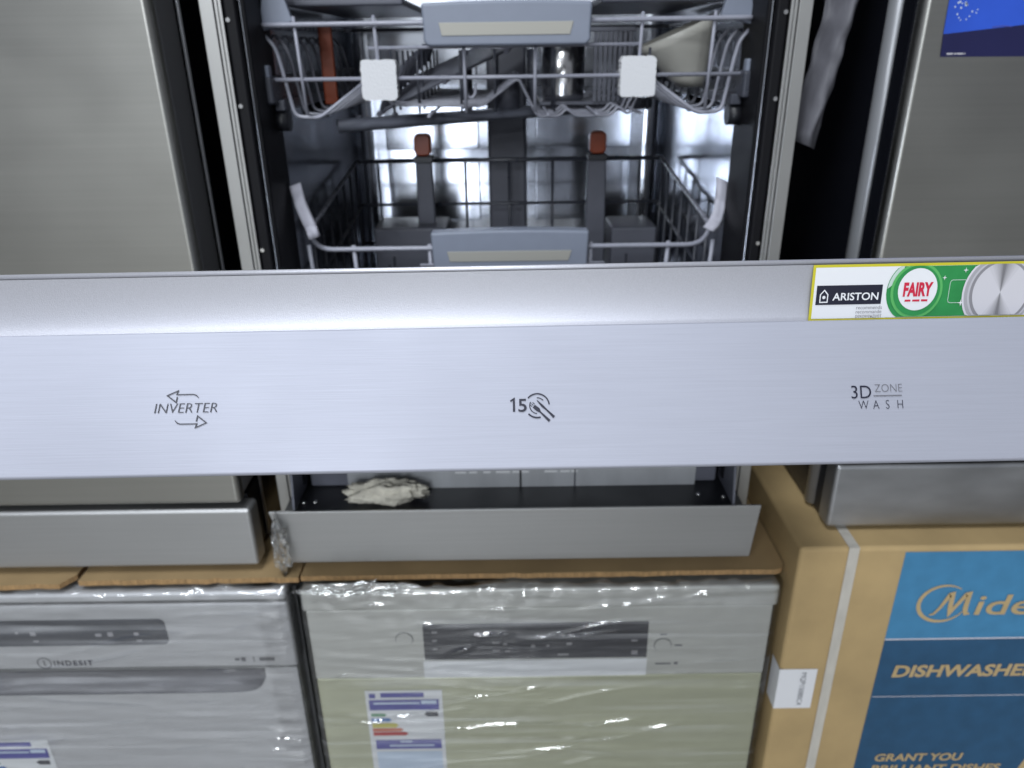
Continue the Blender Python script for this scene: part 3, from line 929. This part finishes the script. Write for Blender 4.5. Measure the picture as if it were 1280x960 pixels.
# poster on the right machine's door
b = MB()
py = 0.7694
b.poly([(0.4072, py, -0.0118), (0.640, py, -0.0135), (0.640, py, 0.030), (0.4058, py, 0.0075)], 'posternavy')
b.poly([(0.4058, py, 0.0076), (0.640, py, 0.0301), (0.640, py, 0.240), (0.4000, py, 0.240)], 'posterblue')
for (a0, a1) in ((0.4125, 0.4185), (0.4196, 0.4215), (0.4222, 0.4282), (0.4290, 0.4300)):
    b.box((a0, py - 0.0003, -0.0100), (a1, py - 0.0001, -0.0085), 'print3')
for k in range(26):
    r_ = random.Random(k)
    a, rr = r_.random() * 6.28, 0.016 * r_.random() ** 1.2
    cxx, czz, s_ = 0.4215 + rr * math.cos(a) * 0.8, 0.0320 + rr * math.sin(a), 0.0004 + 0.0011 * (1 - rr / 0.016) * r_.random() + 0.0002
    b.flat([(cxx + s_ * math.cos(q * 1.0472 + a), czz + s_ * math.sin(q * 1.0472 + a)) for q in range(6)][::-1], (0, py - 0.0002, 0), X, Z, 'paleblue')
b.stroke([(0.4500, 0.0130), (0.4600, 0.0140), (0.4680, 0.0132)], 0.0006, (0, py - 0.0002, 0), X, Z, 'purpleink')
b.build('poster', rd, label='blue poster with navy foot and pale splash')

# creased paper hanging in the dark gap
b = MB()
def hang(u, v):
    z = 0.16 - 0.252 * v
    x0 = 0.3480 - 0.030 * v ** 1.5
    return V((x0 + 0.026 * (u - 0.5) * (1 + 0.15 * v) + 0.0025 * noise.noise(V((0, v * 9, 3))), 0.845 + 0.010 * math.sin(u * 5 + v * 2) + 0.006 * noise.noise(V((u * 4, v * 12, 0))), z - 0.012 * u * (v > 0.98)))
b.grid(hang, 12, 40, 'greypaper', True)
tag(b.build('hanging_sheet', solid=0.0004), 'creased grey paper hanging in the black gap beside the open machine', 'paper')

# ================================================================== LOWER ROW
def film(root, x0, x1, y0, ztop, zbot, seed, side=0.10, hem_edge=False, gather=None):
    """stretch film round a machine's front, sides and over its top edge; wrinkled sheet."""
    g = 0.0045
    r = 0.016
    path = [(x0 - g, y0 + side), (x0 - g, y0 + r)] + arc(x0 - g + r, y0 - g + r, r, 180, 270, 5) + [(x0 + 0.03 + (x1 - x0 - 0.06) * k / 100, y0 - g) for k in range(101)] + arc(x1 + g - r, y0 - g + r, r, 270, 360, 5) + [(x1 + g, y0 + side)]
    cx, cyy = (x0 + x1) / 2, y0 + 0.3
    n = len(path)
    NV = 280
    rr = random.Random(int(seed * 10))
    creases = []
    for q in range(64):
        creases.append((rr.uniform(x0, x1), rr.uniform(zbot, ztop - 0.01), rr.choice((-1, 1)) * rr.uniform(0.0, 0.22) + 0.05, rr.choice((0.02, 0.03, 0.05, 0.10, 0.20)) * rr.uniform(0.8, 1.3), rr.uniform(0.0016, 0.0036), rr.uniform(0.0020, 0.0042)))
    def fn(u, v):
        i = int(round(u * (n - 1)))
        px_, py_ = path[i]
        out = V((px_ - cx, 0, 0)) if py_ > y0 + r * 0.9 else V((0, -1, 0))
        out = out.normalized()
        zz = zbot + (ztop - 0.006 - zbot) * min(1.0, v / 0.90)
        d = 0.0
        if v > 0.90:                                   # fold over the top edge
            k = (v - 0.90) / 0.10
            a = min(1.0, k / 0.35) * math.pi / 2
            zz = ztop - 0.006 + 0.0095 * math.sin(a)
            ins = 0.0095 * (1 - math.cos(a)) + max(0, k - 0.35) * 0.03
            px_ += (cx - px_) * (ins / 0.3)
            py_ += ins
        sx_, sz_ = px_ * 7 + seed, zz
        w1 = noise.noise(V((px_ * 2.5 + seed, py_ * 5, zz * 90 + px_ * 9)))
        w2 = noise.noise(V((px_ * 5 + seed, py_ * 9, zz * 170 - px_ * 14)))
        cr = noise.noise(V((px_ * 55, py_ * 60 + seed, zz * 60)))
        top = max(0.0, min(1.0, (v - 0.80) / 0.12))
        side_ = 1.0 if py_ > y0 else 0.0
        ridge = 0.0
        for (qx, qz, sl, ln, wd_, am) in creases:
            ux_ = (px_ - qx) / ln
            if abs(ux_) < 1:
                uz_ = (zz - qz - sl * (px_ - qx) - 0.004 * math.sin(px_ * 30 + qz * 50)) / wd_
                if abs(uz_) < 3:
                    ridge += am * math.exp(-uz_ * uz_) * (1 - ux_ * ux_) ** 2
        hem = max(0.0, 1 - abs(px_ - (x1 - 0.030)) / 0.022) if hem_edge else 0.0
        d = ridge * (1 - side_) + 0.0040 * hem * cr + (0.0012 * w1 + 0.0005 * w2) * (1 - 0.85 * side_) * max(0.1, 0.6 + 1.6 * noise.noise(V((px_ * 5, seed, zz * 9)))) + cr * (0.0005 + 0.0017 * top)
        p = V((px_, py_, zz)) + out * max(-0.003, d) + V((0, 0, 0.004 * cr * top))
        return p
    b = MB(); b.grid(fn, n - 1, NV, 'film', True)
    bi = b.mi('bunched')
    for j in range(NV):
        for i in range(n - 1):
            px_, py_ = path[i]
            wob = 0.008 * noise.noise(V((j * 0.045, seed, 0)))
            if hem_edge and py_ < y0 and abs(px_ - (x1 - 0.030) - wob) < 0.014 + wob:
                b.m[j * (n - 1) + i] = bi
            if gather and py_ < y0 and gather[0] < px_ < gather[1] and j / NV > 0.845 + 0.02 * noise.noise(V((i * 0.2, seed, 0))) + 0.06 * (px_ - gather[0]) / (gather[1] - gather[0]):
                b.m[j * (n - 1) + i] = bi
    return b.build('stretch_film', root)

def energy_label(b, x0, z1, wd, hg, y):
    o = (0, y, 0)
    def q(a0, c0, a1, c1, m, k):
        yy = y - 0.0003 * k
        b.poly([(x0 + a0 * wd, yy, z1 - c0 * wd), (x0 + a0 * wd, yy, z1 - c1 * wd), (x0 + a1 * wd, yy, z1 - c1 * wd), (x0 + a1 * wd, yy, z1 - c0 * wd)], m)
    q(0, 0, 1, hg / wd, 'paper', 0)
    q(0.05, 0.05, 0.13, 0.13, 'purpleink', 1)
    q(0.20, 0.04, 0.76, 0.12, 'purpleink', 1)
    q(0.04, 0.16, 0.95, 0.34, 'purpleink', 1)
    q(0.10, 0.205, 0.70, 0.235, 'paleblue', 2)
    q(0.72, 0.175, 0.92, 0.235, 'paleblue', 2)
    for (c0, c1, l, m) in ((0.40, 0.455, 0.17, 'lblgreen'), (0.485, 0.545, 0.23, 'lblblue'), (0.575, 0.655, 0.31, 'lblyellow'), (0.665, 0.725, 0.37, 'lblorange'), (0.735, 0.80, 0.43, 'lblred')):
        yy = y - 0.0003
        b.poly([(x0 + 0.05 * wd, yy, z1 - c0 * wd), (x0 + 0.05 * wd, yy, z1 - c1 * wd), (x0 + (0.05 + l) * wd, yy, z1 - c1 * wd),
                (x0 + (0.09 + l) * wd, yy, z1 - (c0 + c1) / 2 * wd), (x0 + (0.05 + l) * wd, yy, z1 - c0 * wd)], m)
    yy = y - 0.0003
    b.poly([(x0 + 0.74 * wd, yy, z1 - 0.42 * wd), (x0 + 0.79 * wd, yy, z1 - 0.46 * wd), (x0 + 0.93 * wd, yy, z1 - 0.46 * wd), (x0 + 0.93 * wd, yy, z1 - 0.38 * wd), (x0 + 0.79 * wd, yy, z1 - 0.38 * wd)], 'ink')
    q(0.07, 0.88, 0.95, 1.05, 'purpleink', 1)
    q(0.40, 0.90, 0.56, 0.925, 'paleblue', 2)
    q(0.25, 0.97, 0.85, 1.0, 'paleblue', 2)
    q(0.07, 1.10, 0.95, 1.5, 'paleblue', 1)

# ---- middle wrapped machine
mm = thing('dishwasher', (0.033, 0.80, -1.462), 'film-wrapped dishwasher with olive front and dark display under the open one', 'dishwasher')
FX0, FX1, FY = -0.2690, 0.3320, 0.7560
b = MB(); b.box((FX0 + 0.002, FY + 0.03, -1.46), (FX1 - 0.002, 1.36, -0.648), 'greyfront'); b.build('cabinet', mm)
b = MB(); b.box((FX0, FY - 0.004, -0.6470), (FX1, 1.36, -0.6145), 'greyfront'); b.build('worktop', mm, bevel=0.004, seg=3)
b = MB(); b.box((FX0 + 0.003, FY, -0.7625), (FX1 - 0.004, FY + 0.028, -0.6485), 'greyfront'); cp = b.build('control_panel', mm, bevel=0.0015)
b = MB(); b.box((FX0 + 0.003, FY + 0.001, -1.38), (FX1 - 0.004, FY + 0.028, -0.7640), 'oliveskin'); dr = b.build('door', mm, bevel=0.002)
b = MB(); b.box((FX0 + 0.01, FY + 0.012, -1.46), (FX1 - 0.01, FY + 0.028, -1.384), 'black'); b.build('plinth', mm)
b = MB(); b.box((-0.1195, FY - 0.0015, -0.7310), (0.1715, FY + 0.002, -0.6720), 'display')
dsp_o = V((0, FY - 0.0018, 0))
for (x0, z0, wd, hh) in ((-0.108, -0.684, 0.007, 0.003), (-0.108, -0.698, 0.006, 0.003), (-0.108, -0.712, 0.006, 0.003), (-0.030, -0.688, 0.008, 0.003), (-0.016, -0.688, 0.006, 0.002), (-0.030, -0.703, 0.009, 0.002), (-0.016, -0.705, 0.005, 0.004),
                         (-0.030, -0.716, 0.009, 0.002), (-0.014, -0.717, 0.007, 0.003), (0.058, -0.691, 0.006, 0.002), (0.068, -0.692, 0.008, 0.003), (0.066, -0.706, 0.007, 0.004), (0.150, -0.702, 0.008, 0.003), (0.151, -0.722, 0.008, 0.007), (0.055, -0.724, 0.014, 0.003), (0.040, -0.709, 0.004, 0.003), (0.020, -0.709, 0.005, 0.004)):
    b.stroke([(x0, z0), (x0 + wd, z0)], hh, dsp_o, X, Z, 'print1')
b.build('display', cp, bevel=0.0008)
b = MB(); b.box((-0.1215, FY - 0.0012, -0.7618), (0.1722, FY + 0.002, -0.7335), 'paper'); b.build('white_band', cp)
for (x0, z0) in ((-0.1440, -0.6960), (0.1915, -0.7115)):
    b = MB(); b.tube([(x0, FY + 0.001, z0), (x0, FY - 0.0022, z0)], 0.0105, 'greyfront', 24)
    b.stroke(arc(x0, z0, 0.0112, 0, 360, 24), 0.0009, (0, FY - 0.0003, 0), X, Z, 'greyink')
    b.build('round_button', cp)
b = MB()
for (x0, z0, wd, hh) in ((0.187, -0.694, 0.009, 0.0025), (0.207, -0.7125, 0.010, 0.0025), (0.184, -0.7435, 0.020, 0.0025), (0.2085, -0.7430, 0.005, 0.004)):
    b.stroke([(x0, z0), (x0 + wd, z0)], hh, (0, FY - 0.0004, 0), X, Z, 'greyink')
b.build('printed_marks', cp)
b = MB()
energy_label(b, -0.2040, -0.7850, 0.1040, 0.190, FY + 0.0004)
b.build('energy_label', dr, label='energy rating label with coloured bars')
film(mm, FX0, FX1, FY - 0.004, -0.6135, -1.10, 3.1, gather=(-0.262, -0.02))

# ---- grey wrapped machine beside it
im = thing('dishwasher', (-0.58, 0.80, -1.462), 'film-wrapped grey dishwasher with long handle recess and round-cornered display strip', 'dishwasher')
GX0, GX1, GY = -0.8800, -0.2830, 0.7560
b = MB(); b.box((GX0 + 0.002, GY + 0.03, -1.46), (GX1 - 0.002, 1.36, -0.6315), 'indfront'); b.build('cabinet', im)
b = MB(); b.box((GX0, GY - 0.003, -0.6290), (GX1 - 0.004, 1.36, -0.6145), 'indfront'); b.build('worktop', im, bevel=0.005, seg=3)
b = MB(); b.box((GX0 + 0.003, GY + 0.004, -0.6330), (GX1 - 0.008, GY + 0.03, -0.6292), 'black'); b.build('shadow_gap', im)
b = MB(); b.box((GX0, GY, -0.7400), (GX1 - 0.004, GY + 0.028, -0.6335), 'indfront'); cp = b.build('control_panel', im, bevel=0.004, seg=3)
b = MB(); b.prism(rrect(-0.7600, -0.6985, -0.4480, -0.6570, 0.008, 5)[::-1], 'y', GY - 0.0012, GY + 0.002, 'inddisplay')
for (x0, z0, wd, hh) in ((-0.6420, -0.6760, 0.004, 0.003), (-0.6230, -0.6780, 0.007, 0.006), (-0.6220, -0.6900, 0.007, 0.003), (-0.5400, -0.6810, 0.008, 0.005), (-0.5240, -0.6800, 0.007, 0.007), (-0.4900, -0.6800, 0.006, 0.005), (-0.4890, -0.6910, 0.007, 0.003)):
    b.stroke([(x0, z0), (x0 + wd, z0)], hh, (0, GY - 0.0015, 0), X, Z, 'print2')
b.build('display', cp)
b = MB()
go = (0, GY - 0.0004, 0)
b.stroke(arc(-0.6185, -0.7280, 0.0088, 0, 360, 24), 0.0014, go, X, Z, 'greyink')
b.stroke([(-0.6185, -0.7235), (-0.6185, -0.7315)], 0.0016, go, X, Z, 'greyink')
b.stroke([(-0.6200, -0.7310), (-0.6165, -0.7320)], 0.0012, go, X, Z, 'greyink')
b.text('INDESIT', (-0.6060, GY - 0.0004, -0.7322), X, Z, 0.0115, 'ink', bold=0.02, spacing=1.25, width=0.0510)
for (x0, wd, hh) in ((-0.3680, 0.006, 0.004), (-0.3600, 0.006, 0.007), (-0.3440, 0.0012, 0.009), (-0.3360, 0.020, 0.006)):
    b.stroke([(x0, -0.7260), (x0 + wd, -0.7260)], hh, go, X, Z, 'greyink')
b.build('printed_logo', cp, label='INDESIT lettering with a ringed letter')
# handle recess: curved trough and dark top edge
b = MB()
def trough(u, v):
    xx = -0.84 + 0.508 * u
    e = max(0.0, 1 - abs((xx + 0.586) / 0.2540) ** 22)
    zt, zb = -0.7424, -0.7424 - 0.0425 * max(0.12, e) ** 0.5
    return (xx, GY + 0.0005 + 0.016 * math.sin(math.pi * v) ** 0.7 * e, zt + (zb - zt) * v)
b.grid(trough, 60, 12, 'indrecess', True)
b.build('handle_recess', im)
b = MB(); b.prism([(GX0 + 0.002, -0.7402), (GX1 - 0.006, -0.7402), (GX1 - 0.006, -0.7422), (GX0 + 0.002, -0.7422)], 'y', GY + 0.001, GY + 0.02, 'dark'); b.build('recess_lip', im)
b = MB()
crv = []
for i in range(25):
    xx = -0.420 + 0.0880 * i / 24
    e = max(0.0, 1 - abs((xx + 0.586) / 0.2540) ** 22)
    crv.append((xx, -0.7424 - 0.0425 * max(0.12, e) ** 0.5 - 0.0004))
b.prism((crv + [(-0.3318, -0.7424), (GX1 - 0.006, -0.7424), (GX1 - 0.006, -0.7852), (-0.420, -0.7852)])[::-1], 'y', GY + 0.001, GY + 0.028, 'indfront')
b.box((GX0 + 0.002, GY + 0.001, -1.38), (GX1 - 0.006, GY + 0.028, -0.7852), 'indfront')
dr = b.build('door', im, bevel=0.002)
b = MB(); b.box((GX0 + 0.01, GY + 0.012, -1.46), (GX1 - 0.01, GY + 0.028, -1.384), 'black'); b.build('plinth', im)
b = MB()
energy_label(b, -0.7560, -0.8675, 0.1040, 0.190, GY + 0.0004)
b.build('energy_label', dr, label='energy rating label with blue header')
film(im, GX0, GX1 - 0.004, GY - 0.003, -0.6135, -1.10, 17.7, hem_edge=True)

# ---- printed carton
bx = thing('carton', (0.645, 0.74, -1.462), 'kraft carton printed blue with cream lettering under the scuffed steel machine', 'carton')
BX0, BX1, BY, BZ = 0.3420, 0.9600, 0.7370, -0.5485
b = MB(); b.box((BX0, BY, -1.460), (BX1, 1.42, BZ), 'kraft'); b.build('box', bx, bevel=0.006, seg=3)
k = 0.0004
b = MB()
def fq(x0, z0, x1, z1, m, lv, xz=None):
    yy = BY - k * lv
    b.poly([(x0, yy, z0), (x1, yy, z0), (x1, yy, z1), (x0, yy, z1)], m)
fq(0.4680, -0.6890, 0.9400, BZ - 0.0066, 'skyblue', 1)
fq(0.4680, -1.3500, 0.9400, -0.6900, 'navyblue', 1)
fq(0.4680, -0.6905, 0.9400, -0.6885, 'print4', 2)
fq(0.4700, -0.7875, 0.9400, -0.7865, 'print4', 2)
b.stroke([(0.5150, -0.6500), (0.5200, -0.6490), (0.5260, -0.6400), (0.5350, -0.6190), (0.5380, -0.6180), (0.5390, -0.6400), (0.5400, -0.6480), (0.5440, -0.6400), (0.5550, -0.6190), (0.5585, -0.6180), (0.5580, -0.6400), (0.5600, -0.6490), (0.5650, -0.6490)],
         [0.0020, 0.0030, 0.0040, 0.0060, 0.0060, 0.0062, 0.0050, 0.0045, 0.0060, 0.0060, 0.0064, 0.0050, 0.0025], (0, BY - 4 * k, 0), X, Z, 'kraft_print')
b.text('idea', (0.5700, BY - 4 * k, -0.6505), X, Z, 0.0440, 'kraft_print', bold=0.010, shear=0.12, width=0.0980)
pts = arc(0.5290, 0, 0.0300, 52, 335, 34)
pts = [(p[0], -0.6330 + p[1] * 0.92) for p in pts]
b.stroke(pts, [0.0012 + 0.0040 * math.sin(math.pi * i / 34) for i in range(35)], (0, BY - 3 * k, 0), X, Z, 'kraft_print')
b.text('DISHWASHER', (0.4880, BY - 3 * k, -0.7520), X, Z, 0.0268, 'kraft_print', bold=0.036, shear=0.12, width=0.1880)
b.text('GRANT YOU', (0.4930, BY - 3 * k, -0.9065), X, Z, 0.0190, 'kraft_print', bold=0.03, shear=0.12, width=0.1200)
b.text('BRILLIANT DISHES', (0.4920, BY - 3 * k, -0.9285), X, Z, 0.0190, 'kraft_print', bold=0.03, shear=0.12, width=0.1790)
yy = BY - 2 * k
b.poly([(0.6880, yy, -0.960), (0.9380, yy, -0.960), (0.9380, yy, -0.820), (0.7260, yy, -0.820)], 'kraft_print')
b.build('printed_front', bx, label='blue print with cream lettering')
b = MB()
def strapf(u, v):
    if v < 0.15:
        t = v / 0.15
        return (0.3990 + 0.0125 * u + 0.002, BY + 0.40 * (1 - t) - 0.0012, BZ + 0.0012)
    t = (v - 0.15) / 0.85
    return (0.3990 + 0.0125 * u + 0.0015 * math.sin(t * 3), BY - 0.0014, BZ + 0.0012 - 0.90 * t)
b.grid(strapf, 2, 20, 'strap', False)
b.build('strap', bx, solid=0.0006)
b = MB()
def lab(u, v):
    zz = -0.7370 - 0.0680 * v
    s_ = 0.075 * u
    xx = BX0 - 0.0008
    if s_ < 0.026:
        return (xx, BY + 0.0012 + (0.026 - s_), zz)
    return (xx + (s_ - 0.026), BY - 0.0009, zz)
b.grid(lab, 46, 4, 'paper', False)
b.text('MQP15080C4', (0.3705, BY - 0.0013, -0.7430), -Z, X, 0.0098, 'greyink', width=0.0560)
b.build('paper_label', bx, label='white paper label folded round the corner')

# ---- cardboard sheets between the rows
def sheet(outline, z0, z1, label, seed):
    b = MB()
    def warp(p):
        n_ = noise.noise(V((p.x * 6, p.y * 6, seed)))
        return V((p.x, p.y, p.z + (0.0012 * n_ if p.y < 0.8 else 0)))
    b = MB(warp)
    n = len(outline)
    A = [b.pt((p[0], p[1], z0)) for p in outline]
    B = [b.pt((p[0], p[1], z1)) for p in outline]
    for i in range(n):
        b.face((A[i], A[(i + 1) % n], B[(i + 1) % n], B[i]), 'cardedge')
    b.face(A[::-1], 'card'); b.face(B, 'card')
    o = b.build('cardboard_sheet')
    return tag(o, label, 'cardboard', 'cardboard sheets under the upper machines')
def edge(x0, x1, y, n, seed, amp=0.0016):
    return [(x0 + (x1 - x0) * i / n, y + amp * noise.noise(V((i * 0.7, seed, 0))) + amp * 0.5 * noise.noise(V((i * 2.3, seed, 5)))) for i in range(n + 1)]
sheet(edge(-0.268, 0.325, 0.763, 40, 2) + arc(0.325, 0.778, 0.015, -80, 0, 5) + [(0.340, 1.30), (-0.268, 1.30)], -0.6062, -0.5990,
      'brown cardboard sheet with rounded corner between the open dishwasher and the olive wrapped one', 1.0)
sheet(edge(-0.5450, -0.2700, 0.760, 24, 9, 0.0022) + [(-0.2720, 1.30), (-0.5450, 1.30)], -0.6060, -0.5985,
      'brown cardboard sheet with slanted torn end on top of the grey wrapped machine', 5.0)
sheet(edge(-0.9000, -0.5650, 0.753, 24, 13, 0.002) + [(-0.5520, 0.772), (-0.5480, 1.30), (-0.9000, 1.30)], -0.6058, -0.5988,
      'brown cardboard flap ending at the tear, on top of the grey wrapped machine', 8.0)

# ---- crumpled film bits
def crumple(name, c, size, seed, label, n=26):
    b = MB()
    def fn(u, v):
        a, e = 2 * math.pi * u, math.pi * (v - 0.5)
        d = V((math.cos(a) * math.cos(e), math.sin(a) * math.cos(e), math.sin(e)))
        k = 0.75 + 0.55 * noise.noise(d * 2.5 + V((seed, 0, 0))) + 0.40 * noise.noise(d * 7 + V((0, seed, 0)))
        return V(c) + V((d.x * size[0] * k, d.y * size[1] * k, d.z * size[2] * k))
    b.grid(fn, n, n // 2, 'bunched', False)
    return tag(b.build(name), label, 'film', 'loose bits of stretch film')
crumple('crumpled_film', (-0.288, 0.765, -0.560), (0.012, 0.010, 0.042), 2.2, 'crumpled clear film stuffed upright in the gap beside the middle plinth')
crumple('crumpled_film', (-0.190, 0.748, -0.608), (0.075, 0.007, 0.010), 6.5, 'bunched clear film along the top front edge of the olive wrapped machine', 44)
